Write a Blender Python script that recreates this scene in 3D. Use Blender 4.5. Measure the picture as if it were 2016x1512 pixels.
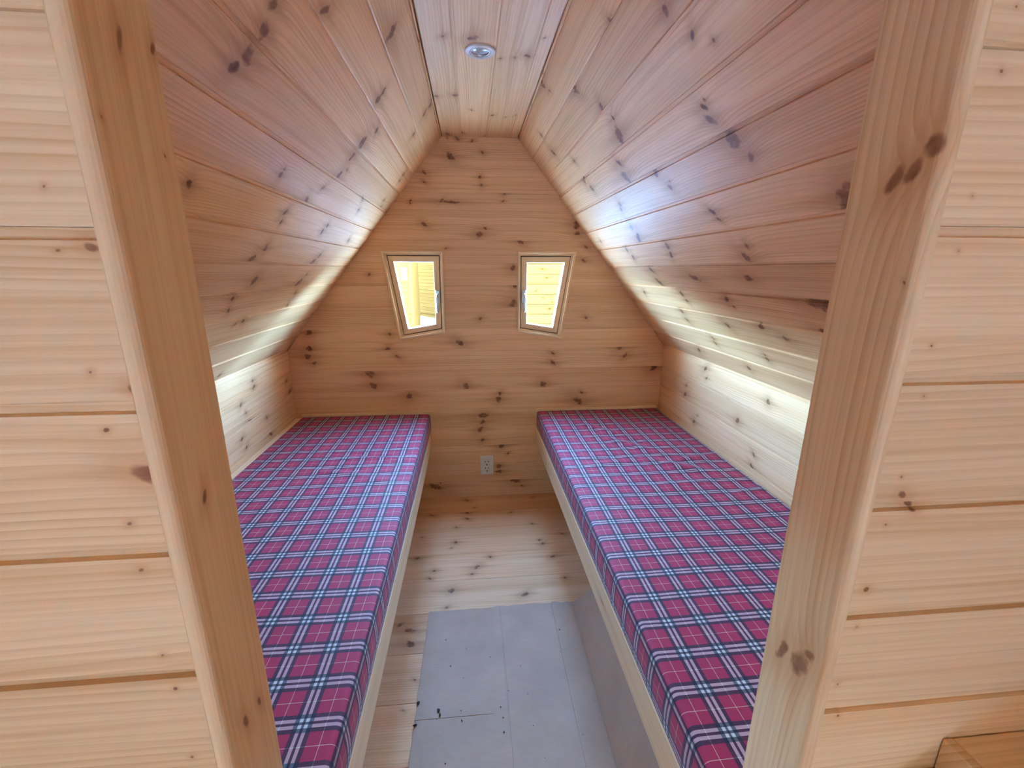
import bpy, bmesh, math, random
from mathutils import Matrix, Vector

random.seed(7)
for o in list(bpy.data.objects):
    bpy.data.objects.remove(o)
scene = bpy.context.scene
COL = scene.collection

# ------------------------------------------------------------------ camera
YAW, PIT, ROL = 0.0933565747, 0.257062321, -0.00270161857
cy, sy, cp, sp = math.cos(YAW), math.sin(YAW), math.cos(PIT), math.sin(PIT)
fwd = Vector((sy * cp, cy * cp, -sp))
rgt = Vector((cy, -sy, 0))
dwn = fwd.cross(rgt)
cr, sr = math.cos(ROL), math.sin(ROL)
rgt, dwn = cr * rgt + sr * dwn, -sr * rgt + cr * dwn
cam_data = bpy.data.cameras.new('camera')
cam_data.sensor_width = 36.0
cam_data.lens = 856.3 / 2016 * 36.0
cam_data.clip_start = 0.01
cam = bpy.data.objects.new('camera', cam_data)
COL.objects.link(cam)
cam.matrix_world = Matrix(((rgt.x, -dwn.x, -fwd.x, -0.0624),
                           (rgt.y, -dwn.y, -fwd.y, -2.4),
                           (rgt.z, -dwn.z, -fwd.z, 1.3368), (0, 0, 0, 1)))
scene.camera = cam

# ------------------------------------------------------------------ light and exposure
world = bpy.data.worlds.new('World')
scene.world = world
world.use_nodes = True
wn = world.node_tree.nodes
sky = wn.new('ShaderNodeTexSky')
sky.sky_type = 'NISHITA'
sky.sun_disc = False
sky.ozone_density = 2.0
sky.dust_density = 0.3
sky.sun_elevation = math.radians(40)
sky.sun_rotation = math.radians(180)      # behind the camera, in front of the cabin
wbg = wn['Background']
tintn = wn.new('ShaderNodeMix'); tintn.data_type = 'RGBA'; tintn.blend_type = 'MULTIPLY'
tintn.inputs[0].default_value = 1.0
tintn.inputs[7].default_value = (0.63, 0.89, 1.0, 1.0)      # the cool white balance of the picture's daylight
world.node_tree.links.new(sky.outputs[0], tintn.inputs[6])
world.node_tree.links.new(tintn.outputs[2], wbg.inputs[0])
wbg.inputs[1].default_value = SKY_STRENGTH = 74.0
scene.view_settings.view_transform = 'Standard'
scene.view_settings.look = 'None'
scene.view_settings.exposure = 0.38
scene.view_settings.gamma = 1.0
scene.view_settings.use_curve_mapping = False
scene.cycles.use_denoising = True
scene.cycles.max_bounces = 8
scene.cycles.diffuse_bounces = 7
scene.cycles.transparent_max_bounces = 12
scene.cycles.sample_clamp_indirect = 0.0
scene.cycles.use_adaptive_sampling = True
scene.cycles.adaptive_threshold = 0.06
scene.cycles.time_limit = 1200
scene.cycles.adaptive_min_samples = 16
scene.cycles.caustics_reflective = False
scene.cycles.caustics_refractive = False

# sampling portals in the window openings (they guide the sky's light in; they give none themselves)
for px, py, pz, w, h, rot in ((0.34, 0.068, 1.2, 0.34, 0.5, (math.radians(-90), 0, 0)), (-0.35, 0.068, 1.2, 0.34, 0.5, (math.radians(-90), 0, 0)),
                              (-0.31, -4.36, 0.735, 0.42, 1.37, (math.radians(90), 0, 0))):
    ld = bpy.data.lights.new('window_portal', 'AREA')
    ld.shape = 'RECTANGLE'; ld.size = w; ld.size_y = h; ld.energy = 1.0
    ld.cycles.is_portal = True
    lo = bpy.data.objects.new('window_portal', ld)
    COL.objects.link(lo)
    lo.location = (px, py, pz); lo.rotation_euler = rot

ENTRANCE = (-0.52, -0.10, 0.05, 1.42)        # open doorway in the front gable: from, to, sill, head
CRUMBS = [(-0.19, -1.33, 0.005), (-0.185, -1.345, 0.004), (-0.255, -1.30, 0.005), (-0.258, -1.37, 0.004)]
# knots seen in the boards, on each surface's own plane: (along, across, radius, stretch)
KNOTS={
 'sl':[(-1.184,0.8428,0.0062,0.8),(-1.184,0.827,0.0115,0.8),(-0.903,0.8497,0.0143,0.8),(-0.955,0.7909,0.0202,0.8),(-0.846,1.0352,0.028,0.8),(-0.85,0.9835,0.0214,0.8),(-0.819,0.9382,0.0096,0.8),(-0.85,0.9059,0.0202,0.8),(-0.803,1.0956,0.015,0.8),(-1.468,0.7332,0.0119,0.8),(-1.454,0.7119,0.004,0.8),(-1.036,0.7372,0.0131,0.8),(-1.019,0.7067,0.0097,0.8),(-1.008,0.613,0.0173,0.8),(-1.048,0.5658,0.0241,0.8),(-0.52,0.6064,0.0153,0.8),(-0.551,0.5657,0.0251,0.8),(-0.512,0.5107,0.0086,0.8),(-0.542,0.4651,0.0288,0.8),(-0.937,0.4944,0.0225,0.8),(-0.997,0.4269,0.0153,0.8),(-0.972,0.3781,0.0117,0.8),(-0.569,0.9498,0.0096,0.8),(-0.656,0.736,0.0109,0.8),(-0.667,0.7106,0.0139,0.8),(-0.287,0.6982,0.0133,0.8),(-0.438,0.8405,0.0104,0.8),(-0.479,0.8855,0.0119,0.8),(-0.175,1.0852,0.0137,0.8),(-0.166,1.0521,0.0098,0.8),(-0.191,0.9358,0.0118,0.8),(-0.164,0.9045,0.0139,0.8),(-0.492,0.4155,0.0122,0.8),(-0.483,0.3518,0.0124,0.8),(-0.424,1.2135,0.0136,0.8),(-0.473,1.297,0.0165,0.8),(-1.52,1.0306,0.0177,0.8),(-1.522,0.983,0.0203,0.8),(-1.535,0.9524,0.0163,0.8),(-1.115,1.2663,0.0264,0.8),(-0.942,1.1529,0.0199,0.8),(-0.943,1.1782,0.0132,0.8),(-1.405,1.1431,0.0143,0.8),(-1.535,1.0699,0.0147,0.8),(-1.014,1.385,0.0142,0.8),(-0.475,1.3361,0.0236,0.8),(-1.467,0.7321,0.01,0.8)],
 'sr':[(0.697,1.3383,0.0201,0.8),(0.72,1.3046,0.0073,0.8),(0.9,1.2264,0.0195,0.8),(0.99,1.1329,0.0171,0.8),(1.019,1.0857,0.0092,0.8),(0.993,1.0407,0.0315,0.8),(1.421,0.9766,0.0055,0.8),(1.408,0.9654,0.0111,0.8),(1.406,0.9362,0.0169,0.8),(1.436,0.8804,0.0288,0.8),(1.46,0.8311,0.0131,0.8),(0.88,0.9713,0.0173,0.8),(0.862,0.9272,0.0283,0.8),(1.055,0.8939,0.0201,0.8),(1.105,0.8524,0.006,0.8),(1.089,0.8351,0.0137,0.8),(0.48,0.9995,0.0175,0.8),(0.509,0.9564,0.0174,0.8),(0.675,0.8488,0.0161,0.8),(0.651,0.8287,0.0163,0.8),(1.216,0.7335,0.0141,0.8),(1.226,0.7068,0.0099,0.8),(0.639,0.7478,0.0187,0.8),(0.639,0.6972,0.0273,0.8),(0.835,0.6421,0.017,0.8),(0.82,0.6079,0.0153,0.8),(1.276,0.6158,0.0124,0.8),(1.247,0.5805,0.0227,0.8),(0.429,0.6482,0.0165,0.8),(0.444,0.6089,0.0165,0.8),(0.55,0.5358,0.0203,0.8),(0.549,0.4726,0.0295,0.8),(0.882,0.5055,0.0187,1.8),(1.196,0.5111,0.0135,1.8),(0.691,0.419,0.017,0.8),(0.696,0.3834,0.0128,0.8),(1.008,0.4184,0.0175,0.8),(1.022,0.3869,0.007,0.8),(1.412,0.4401,0.0305,1.8),(1.63,0.6995,0.029,0.8),(0.517,1.0819,0.0127,0.8),(0.35,1.1721,0.0206,0.8),(0.279,0.3997,0.0157,0.8),(0.157,0.7169,0.0133,0.8),(0.352,1.2538,0.0113,0.8),(0.772,1.4144,0.0138,0.8),(1.725,0.8501,0.0047,14),(0.573,0.3149,0.0187,0.8),(0.57,0.2668,0.0172,0.8),(0.895,0.2889,0.0186,0.8),(1.11,0.3152,0.0124,1.6),(1.199,0.2844,0.0128,1.6),(0.707,0.1891,0.0113,0.8),(0.697,0.1621,0.013,0.8),(1.025,0.1773,0.0067,0.8),(1.023,0.1577,0.0135,0.8),(0.47,0.0692,0.0203,0.8),(0.848,0.0644,0.0152,0.8),(1.379,0.3446,0.01,2),(1.484,1.0864,0.01,0.8),(1.268,1.2395,0.012,0.8),(1.452,1.1529,0.013,0.8),(1.526,1.0513,0.0055,0.8)],
 'wr':[(0.472,0.8849,0.015,1),(0.488,0.8406,0.0075,1),(0.304,0.7565,0.0096,1),(0.305,0.7084,0.0151,1),(0.928,0.857,0.0119,1),(0.762,0.7236,0.0144,1),(0.446,0.6379,0.0052,1),(0.421,0.5996,0.0132,1),(0.894,0.627,0.0094,1),(0.893,0.5756,0.0126,1)],
 'wl':[(-0.409,0.8515,0.0079,1),(-0.407,0.8219,0.0136,1),(-0.506,0.7322,0.0077,1),(-0.483,0.6906,0.0056,3),(-0.331,0.6515,0.0108,1),(-0.312,0.5595,0.0123,1),(-0.568,0.637,0.0107,1),(-0.545,0.5871,0.0098,1),(-0.067,0.7612,0.012,1),(-0.04,0.6982,0.015,1),(-0.535,0.7785,0.0096,1),(-0.416,0.9425,0.0067,1)],
 'back':[(-0.148,1.881,0.0197,1),(0.011,1.9026,0.0088,1),(-0.282,1.8046,0.0099,1),(-0.282,1.7612,0.0088,1),(-0.003,1.7895,0.0089,1),(0.004,1.7511,0.009,1),(-0.2,1.6744,0.0112,1),(-0.16,1.6694,0.0079,8),(-0.357,1.6728,0.0067,1),(-0.358,1.6608,0.0056,1),(0.123,1.7133,0.0079,1),(0.113,1.6774,0.0057,1),(-0.292,1.5602,0.0136,1),(0.02,1.5425,0.0092,1),(-0.011,1.5141,0.0195,1),(0.204,1.4787,0.0151,1),(0.504,1.5653,0.0233,1),(0.509,1.5259,0.0152,1),(0.56,1.4564,0.0118,1),(0.552,1.3853,0.0143,1),(-0.186,1.4442,0.0057,1),(0.164,1.3453,0.0173,1),(0.176,1.2497,0.0121,1),(0.164,1.155,0.0244,1),(-0.013,1.078,0.0109,1),(-0.589,1.3107,0.0091,1),(-0.505,0.9962,0.0121,1),(-0.522,0.9149,0.0149,1),(-0.114,0.9846,0.0068,1),(-0.129,0.9447,0.0233,1),(-0.469,0.8709,0.0123,1),(-0.471,0.841,0.0096,1),(-0.062,0.8626,0.0083,1),(-0.069,0.8438,0.0097,1),(-0.085,0.763,0.0084,1),(-0.1,0.6966,0.0226,1),(0.395,0.8778,0.0113,1),(0.396,0.8232,0.0156,1),(0.364,0.7555,0.0114,1),(0.342,0.7001,0.0215,1),(-0.625,0.778,0.0274,1),(-0.612,0.7125,0.0221,1),(0.094,0.6495,0.0128,1),(0.084,0.6098,0.0172,1),(-0.421,0.652,0.0154,1),(-0.392,0.6284,0.007,1),(0.576,1.0798,0.0097,1),(0.552,1.3853,0.0108,1),(0.46,0.9594,0.0084,1),(-0.923,1.009,0.0171,1),(-0.886,0.9644,0.0103,1),(-0.932,0.9214,0.0207,1),(-0.945,0.8797,0.0208,1),(-0.915,0.8423,0.0105,1),(-0.504,0.9974,0.0116,1),(-0.52,0.9156,0.0141,1),(-0.622,0.7779,0.0261,1),(-0.612,0.712,0.0215,1),(-0.696,0.6719,0.006,1),(-0.7,0.5881,0.0096,0.5),(-0.417,0.6462,0.0206,1),(0.084,0.6132,0.0198,1),(-0.003,0.5203,0.0199,1.8),(-0.009,0.4794,0.0175,1),(-0.024,0.4324,0.0188,1),(-0.011,0.366,0.0126,1),(0.102,0.3256,0.0204,1),(0.139,0.2751,0.0077,1),(0.084,0.194,0.018,1),(0.084,0.1588,0.0129,2),(0.568,0.6779,0.0075,1),(0.571,0.643,0.0113,1),(0.548,0.5933,0.0302,1),(0.723,0.7494,0.0125,1),(0.782,0.9053,0.0222,1),(0.819,0.8578,0.0173,1),(0.997,0.7867,0.0251,1),(1.028,0.74,0.0177,1),(-0.296,0.0747,0.0232,1.8),(-0.267,0.0986,0.0064,1),(0.183,0.0973,0.0222,1.8),(0.225,0.0594,0.0092,1)],
 'floor':[(-0.166,-0.4564,0.0112,1),(-0.184,-0.5004,0.0047,1),(0.003,-0.5851,0.0099,1),(-0.004,-0.6141,0.0053,1),(-0.059,-0.6527,0.0147,1),(-0.253,-0.6629,0.0102,1),(-0.271,-0.7144,0.0085,1),(-0.083,-0.6997,0.0086,1),(-0.173,-0.798,0.0164,1),(0.142,-0.8472,0.0149,1),(-0.187,-0.8943,0.0091,1),(0.261,-0.4717,0.0065,1),(0.272,-0.5048,0.0096,1),(0.296,-0.5659,0.0078,1),(0.306,-0.6086,0.013,1),(0.284,-0.663,0.0067,1),(0.333,-0.7623,0.0085,1),(-0.343,-0.5661,0.0136,1),(-0.357,-0.6021,0.0082,1),(-0.358,-0.9656,0.0148,1),(-0.321,-1.0021,0.0133,1.8),(-0.309,-1.0653,0.0187,1),(-0.278,-1.2121,0.0053,1),(-0.301,-1.3155,0.0035,1),(-0.305,-0.1939,0.0132,1),(-0.109,-0.1831,0.012,1),(-0.107,-0.245,0.0117,1),(-0.166,-0.3219,0.0063,1),(-0.067,-0.1298,0.0055,1),(0.139,-0.1988,0.0067,1),(0.286,-0.0431,0.0057,1),(0.246,-0.325,0.0077,1),(-0.339,-0.3969,0.0049,1),(0.39,-0.4307,0.0086,1),(-0.112,-0.0429,0.0155,1)],
 'ceil':[(-0.956,-0.1245,0.0085,1),(-0.951,-0.0433,0.0179,1),(-0.848,0.0893,0.007,1),(-0.861,0.1268,0.0132,1),(-0.837,0.0451,0.0055,1),(-0.508,-0.1771,0.0115,1),(-0.523,-0.1054,0.0124,1),(-0.375,-0.0435,0.0052,1),(-0.32,0.0448,0.0086,1),(-0.302,0.1026,0.0043,1),(-0.323,0.1469,0.0075,1),(-0.031,-0.1582,0.0147,1),(-0.064,-0.0877,0.0085,1),(-0.008,0.0257,0.0062,1)],
 'part':[(-0.326,1.1784,0.0106,1.4),(-0.348,1.3904,0.0014,1),(-0.349,1.349,0.0014,1.6),(-0.348,1.2614,0.0019,1),(-0.347,1.2151,0.002,1.2),(-0.347,1.133,0.0021,1.2),(-0.347,1.0885,0.0022,1.2),(-0.347,0.9986,0.0018,1.2),(-0.343,0.9598,0.0019,1),(-0.343,0.8754,0.002,1),(-0.328,1.3512,0.0036,1.5),(-0.321,1.2469,0.0039,1),(0.353,1.1249,0.005,1),(0.367,1.1103,0.0045,1),(0.339,1.0176,0.0032,1),(0.347,1.353,0.0013,1),(0.344,1.2723,0.0014,1),(0.347,1.3959,0.0012,1),(0.343,1.093,0.0015,1),(0.339,0.9705,0.0016,1),(0.333,0.894,0.0017,1),(0.343,0.8478,0.0017,1),(0.349,1.2257,0.0014,1),(0.347,1.1447,0.0015,1),(0.344,1.5259,0.0011,1),(0.345,1.4845,0.0016,1)],
 'jl':[(1.493,-2.0165,0.0047,2),(1.435,-2.0488,0.0014,1.2),(1.425,-1.9889,0.0012,1.2),(1.138,-2.0209,0.0046,1.4),(0.878,-2.0248,0.0059,1.6),(0.871,-1.9973,0.0045,1.6),(1.503,-1.9803,0.0032,1.5)],
 'jr':[(1.432,-2.0508,0.0105,1),(1.419,-2.0381,0.0101,1),(1.413,-2.0228,0.0097,1.1),(1.311,-1.9875,0.0015,1),(1.327,-2.0517,0.0017,1),(0.89,-2.0028,0.0087,1.8),(0.899,-2.0295,0.0152,1.1),(0.921,-2.0383,0.008,1)],
 'rr':[(1.697,0.3857,0.0026,3)],
}


# ------------------------------------------------------------------ helpers
WORLD = {}


def mesh_obj(name, verts, faces, mat=None, parent=None, M=None, uvs=None, smooth=False):
    me = bpy.data.meshes.new(name)
    me.from_pydata([tuple(v) for v in verts], [], faces)
    me.update()
    if uvs:
        lay = me.uv_layers.new(name='UVMap')
        for p in me.polygons:
            for li in p.loop_indices:
                lay.data[li].uv = uvs[me.loops[li].vertex_index]
    if smooth:
        for p in me.polygons:
            p.use_smooth = True
    if mat:
        me.materials.append(mat)
    return link(name, me, parent, M)


def link(name, me, parent=None, M=None):
    o = bpy.data.objects.new(name, me)
    COL.objects.link(o)
    M = M.copy() if M is not None else Matrix.Identity(4)
    if parent is not None:
        o.parent = parent
        o.matrix_parent_inverse = WORLD[parent.name].inverted()
    o.matrix_basis = M
    WORLD[o.name] = M
    return o


def bm_obj(name, bm, mat=None, parent=None, M=None, smooth=False):
    me = bpy.data.meshes.new(name)
    bmesh.ops.recalc_face_normals(bm, faces=bm.faces)
    bm.to_mesh(me)
    bm.free()
    if mat:
        me.materials.append(mat)
    if smooth:
        for p in me.polygons:
            p.use_smooth = True
    return link(name, me, parent, M)


def empty(name, loc, label=None, cat=None, group=None, kind=None):
    o = link(name, None, None, Matrix.Translation(loc))
    o.empty_display_size = 0.1
    return tag(o, label, cat, group, kind)


def tag(o, label=None, cat=None, group=None, kind=None):
    if label: o['label'] = label
    if cat: o['category'] = cat
    if group: o['group'] = group
    if kind: o['kind'] = kind
    return o


def frame_of(origin, ax, ay, an=None):
    ax = Vector(ax).normalized(); ay = Vector(ay).normalized(); an = ax.cross(ay)
    o = Vector(origin)
    return Matrix(((ax.x, ay.x, an.x, o.x), (ax.y, ay.y, an.y, o.y), (ax.z, ay.z, an.z, o.z), (0, 0, 0, 1)))


def prism(poly, z0, z1):
    """closed prism of a polygon (list of (x, y)) between z0 and z1"""
    n = len(poly)
    v = [(x, y, z0) for x, y in poly] + [(x, y, z1) for x, y in poly]
    f = [tuple(range(n))[::-1], tuple(range(n, 2 * n))]
    f += [(i, (i + 1) % n, n + (i + 1) % n, n + i) for i in range(n)]
    return v, f


def extrude_profile(prof, u0, u1):
    """profile of (v, n) points extruded along x; u0 / u1 give the end as a number or a function of v"""
    g = lambda u, v: u(v) if callable(u) else u
    n = len(prof)
    v = [(g(u0, a), a, b) for a, b in prof] + [(g(u1, a), a, b) for a, b in prof]
    f = [(i, n + i, n + (i + 1) % n, (i + 1) % n) for i in range(n)]
    f += [tuple(range(n)), tuple(range(n, 2 * n))[::-1]]
    return v, f


def fix_normals(me):
    bm = bmesh.new(); bm.from_mesh(me)
    bmesh.ops.recalc_face_normals(bm, faces=bm.faces)
    bm.to_mesh(me); bm.free()


def box_bm(bm, x0, x1, y0, y1, z0, z1, bev=0.0, seg=2):
    b2 = bmesh.new()
    bmesh.ops.create_cube(b2, size=1.0)
    for v in b2.verts:
        v.co = Vector((x0 + (v.co.x + .5) * (x1 - x0), y0 + (v.co.y + .5) * (y1 - y0), z0 + (v.co.z + .5) * (z1 - z0)))
    if bev:
        bmesh.ops.bevel(b2, geom=list(b2.edges), offset=bev, segments=seg, profile=0.5, affect='EDGES')
    tmp = bpy.data.meshes.new('tmp'); b2.to_mesh(tmp); b2.free()
    bm.from_mesh(tmp); bpy.data.meshes.remove(tmp)
    return bm


def box(name, x0, x1, y0, y1, z0, z1, mat, parent=None, M=None, bev=0.0, seg=2):
    return bm_obj(name, box_bm(bmesh.new(), x0, x1, y0, y1, z0, z1, bev, seg), mat, parent, M)


# ------------------------------------------------------------------ materials
class Nodes:
    def __init__(self, name):
        self.mat = bpy.data.materials.new(name)
        self.mat.use_nodes = True
        self.t = self.mat.node_tree
        self.bsdf = self.t.nodes['Principled BSDF']

    def node(self, kind, **kw):
        n = self.t.nodes.new(kind)
        for k, v in kw.items():
            setattr(n, k, v)
        return n

    def put(self, sock, val):
        if isinstance(val, bpy.types.NodeSocket):
            self.t.links.new(val, sock)
        else:
            sock.default_value = val

    def math(self, op, a, b=0.0, c=0.0, clamp=False):
        n = self.node('ShaderNodeMath', operation=op, use_clamp=clamp)
        for s, v in zip(n.inputs, (a, b, c)):
            self.put(s, v)
        return n.outputs[0]

    def xyz(self, x=0.0, y=0.0, z=0.0):
        n = self.node('ShaderNodeCombineXYZ')
        for s, v in zip(n.inputs, (x, y, z)):
            self.put(s, v)
        return n.outputs[0]

    def sep(self, v):
        n = self.node('ShaderNodeSeparateXYZ')
        self.put(n.inputs[0], v)
        return n.outputs

    def noise(self, vec, scale=1.0, detail=2.0, rough=0.5):
        n = self.node('ShaderNodeTexNoise')
        self.put(n.inputs['Vector'], vec)
        n.inputs['Scale'].default_value = scale
        n.inputs['Detail'].default_value = detail
        n.inputs['Roughness'].default_value = rough
        return n.outputs[0]

    def mapr(self, v, a, b, c=0.0, d=1.0, smooth=False):
        n = self.node('ShaderNodeMapRange', interpolation_type='SMOOTHSTEP' if smooth else 'LINEAR')
        for s, x in zip(n.inputs, (v, a, b, c, d)):
            self.put(s, x)
        return n.outputs[0]

    def mix(self, f, a, b, blend='MIX'):
        n = self.node('ShaderNodeMix', data_type='RGBA', blend_type=blend)
        self.put(n.inputs[0], f)
        for s, x in ((n.inputs[6], a), (n.inputs[7], b)):
            self.put(s, x if isinstance(x, bpy.types.NodeSocket) else (*x, 1.0))
        return n.outputs[2]


KN = 7                                     # knots a single plank can carry, each an object property (u, v, radius, stretch)


def pine(name, base, late, heart, knot, halo, rough=0.45, spacing=0.0085, contrast=0.6, spec=0.16):
    N = Nodes(name)
    tc = N.node('ShaderNodeTexCoord')
    X, Y, Z = N.sep(tc.outputs['Object'])
    rnd = N.node('ShaderNodeObjectInfo').outputs['Random']
    off = N.math('MULTIPLY', rnd, 61.0)
    Y2 = N.math('MULTIPLY_ADD', Z, 0.6, Y)
    wob = N.noise(N.xyz(N.math('MULTIPLY', X, 55.0), N.math('MULTIPLY', Y2, 70.0), off), 1.0, 2.0)
    wobm = N.math('MULTIPLY_ADD', wob, 1.3, -0.65)
    core = bump = hal = tail = None
    for i in range(KN):
        at = N.node('ShaderNodeAttribute', attribute_type='OBJECT', attribute_name='knot_%d' % i)
        u, v, r = N.sep(at.outputs['Vector'])
        el = N.math('MAXIMUM', at.outputs['Alpha'], 0.3)
        dx = N.math('DIVIDE', N.math('SUBTRACT', X, u), el)
        dy = N.math('SUBTRACT', Y2, v)
        dx = N.math('MULTIPLY_ADD', dy, N.math('MULTIPLY', N.math('SINE', N.math('MULTIPLY', u, 37.0)), 0.75), dx)
        rr = N.math('MAXIMUM', r, 0.00002)
        d2 = N.math('DIVIDE', N.math('MULTIPLY_ADD', dx, dx, N.math('MULTIPLY', dy, dy)), N.math('MULTIPLY', rr, rr))
        d = N.math('ADD', N.math('SQRT', d2), wobm)
        c = N.mapr(d, 0.45, 1.05, 1.0, 0.0, True)
        b = N.math('DIVIDE', rr, N.math('MULTIPLY_ADD', d2, 0.2, 1.0))
        h = N.math('DIVIDE', 1.0, N.math('MULTIPLY_ADD', N.math('MULTIPLY', d2, d2), 0.035, 1.0))
        h = N.math('MULTIPLY', h, N.math('MULTIPLY', N.math('GREATER_THAN', r, 0.0005), 1.0))
        tl = N.math('ADD', N.math('DIVIDE', N.math('MULTIPLY', dx, dx), N.math('MULTIPLY', N.math('MULTIPLY', rr, rr), 30.0)),
                    N.math('DIVIDE', N.math('MULTIPLY', dy, dy), N.math('MULTIPLY', N.math('MULTIPLY', rr, rr), 0.22)))
        tl = N.math('DIVIDE', N.math('GREATER_THAN', r, 0.003), N.math('MULTIPLY_ADD', tl, tl, 1.0))
        tail = tl if tail is None else N.math('MAXIMUM', tail, tl)
        core = c if core is None else N.math('MAXIMUM', core, c)
        bump = b if bump is None else N.math('ADD', bump, b)
        hal = h if hal is None else N.math('MAXIMUM', hal, h)
    big = N.noise(N.xyz(N.math('MULTIPLY', X, 0.7), N.math('MULTIPLY', Y2, 5.0), off), 1.0, 1.0)
    mid = N.noise(N.xyz(N.math('MULTIPLY', X, 5.0), N.math('MULTIPLY', Y2, 30.0), off), 1.0, 1.0)
    w = N.math('MULTIPLY_ADD', big, 0.09, Y2)
    w = N.math('MULTIPLY_ADD', mid, 0.005, w)
    w = N.math('MULTIPLY_ADD', bump, 0.8, w)
    w = N.math('ADD', w, off)
    ph = N.math('FRACT', N.math('DIVIDE', w, spacing))
    up = N.math('POWER', ph, 2.2)
    dn = N.mapr(ph, 0.9, 1.0, 1.0, 0.0, True)
    ring = N.math('MULTIPLY', up, dn)
    amp = N.noise(N.xyz(N.math('MULTIPLY', X, 0.8), N.math('MULTIPLY', Y2, 22.0), N.math('ADD', off, 3.0)), 1.0, 1.0)
    ring = N.math('MULTIPLY', ring, N.mapr(amp, 0.35, 0.75, 0.15 * contrast, 1.6 * contrast))
    fine = N.noise(N.xyz(N.math('MULTIPLY', X, 6.0), N.math('MULTIPLY', Y2, 420.0), off), 1.0, 1.0, 0.6)
    tint = N.noise(N.xyz(N.math('MULTIPLY', X, 0.5), N.math('MULTIPLY', Y2, 14.0), N.math('ADD', off, 9.0)), 1.0, 2.0)
    col = N.mix(N.mapr(tint, 0.42, 0.72, 0.0, 0.75), base, heart)
    col = N.mix(N.math('MINIMUM', ring, 1.0), col, late)
    col = N.mix(N.mapr(fine, 0.4, 0.75, 0.0, 0.28), col, late)
    strk = N.noise(N.xyz(N.math('MULTIPLY', X, 1.1), N.math('MULTIPLY_ADD', bump, 60.0, N.math('MULTIPLY', Y2, 85.0)), N.math('ADD', off, 17.0)), 1.0, 3.0, 0.6)
    col = N.mix(N.mapr(strk, 0.50, 0.78, 0.0, 0.62), col, late)
    val = N.math('MULTIPLY_ADD', rnd, 0.16, 0.92)
    col = N.mix(1.0, col, N.xyz(val, val, val), 'MULTIPLY')
    col = N.mix(N.math('MULTIPLY', hal, 0.5), col, halo)
    col = N.mix(N.math('MULTIPLY', tail, 0.45), col, halo)
    col = N.mix(N.math('MULTIPLY', core, N.mapr(wob, 0.25, 0.7, 0.95, 0.6)), col, knot)
    N.put(N.bsdf.inputs['Base Color'], col)
    N.bsdf.inputs['Roughness'].default_value = rough
    N.bsdf.inputs['Specular IOR Level'].default_value = spec
    return N.mat


def plain(name, col, rough=0.5, metal=0.0, spec=0.4, var=0.05, scale=60.0):
    N = Nodes(name)
    tc = N.node('ShaderNodeTexCoord')
    n = N.noise(tc.outputs['Object'], scale, 3.0)
    c = N.mix(N.mapr(n, 0.3, 0.7), [x * (1 - var) for x in col], [min(1.0, x * (1 + var)) for x in col])
    N.put(N.bsdf.inputs['Base Color'], c)
    N.bsdf.inputs['Roughness'].default_value = rough
    N.bsdf.inputs['Metallic'].default_value = metal
    N.bsdf.inputs['Specular IOR Level'].default_value = spec
    return N.mat


def cardboard_mat():
    N = Nodes('grey_cardboard')
    tc = N.node('ShaderNodeTexCoord')
    X, Y, Z = N.sep(tc.outputs['Object'])
    big = N.noise(tc.outputs['Object'], 6.0, 4.0, 0.6)
    flute = N.noise(N.xyz(N.math('MULTIPLY', X, 30.0), N.math('MULTIPLY', Y, 260.0), Z), 1.0, 2.0)
    col = N.mix(N.mapr(big, 0.35, 0.7), (0.52, 0.350, 0.245), (0.45, 0.295, 0.205))
    col = N.mix(N.mapr(flute, 0.4, 0.7, 0.0, 0.25), col, (0.38, 0.25, 0.175))
    N.put(N.bsdf.inputs['Base Color'], col)
    N.bsdf.inputs['Roughness'].default_value = 0.75
    return N.mat


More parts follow.
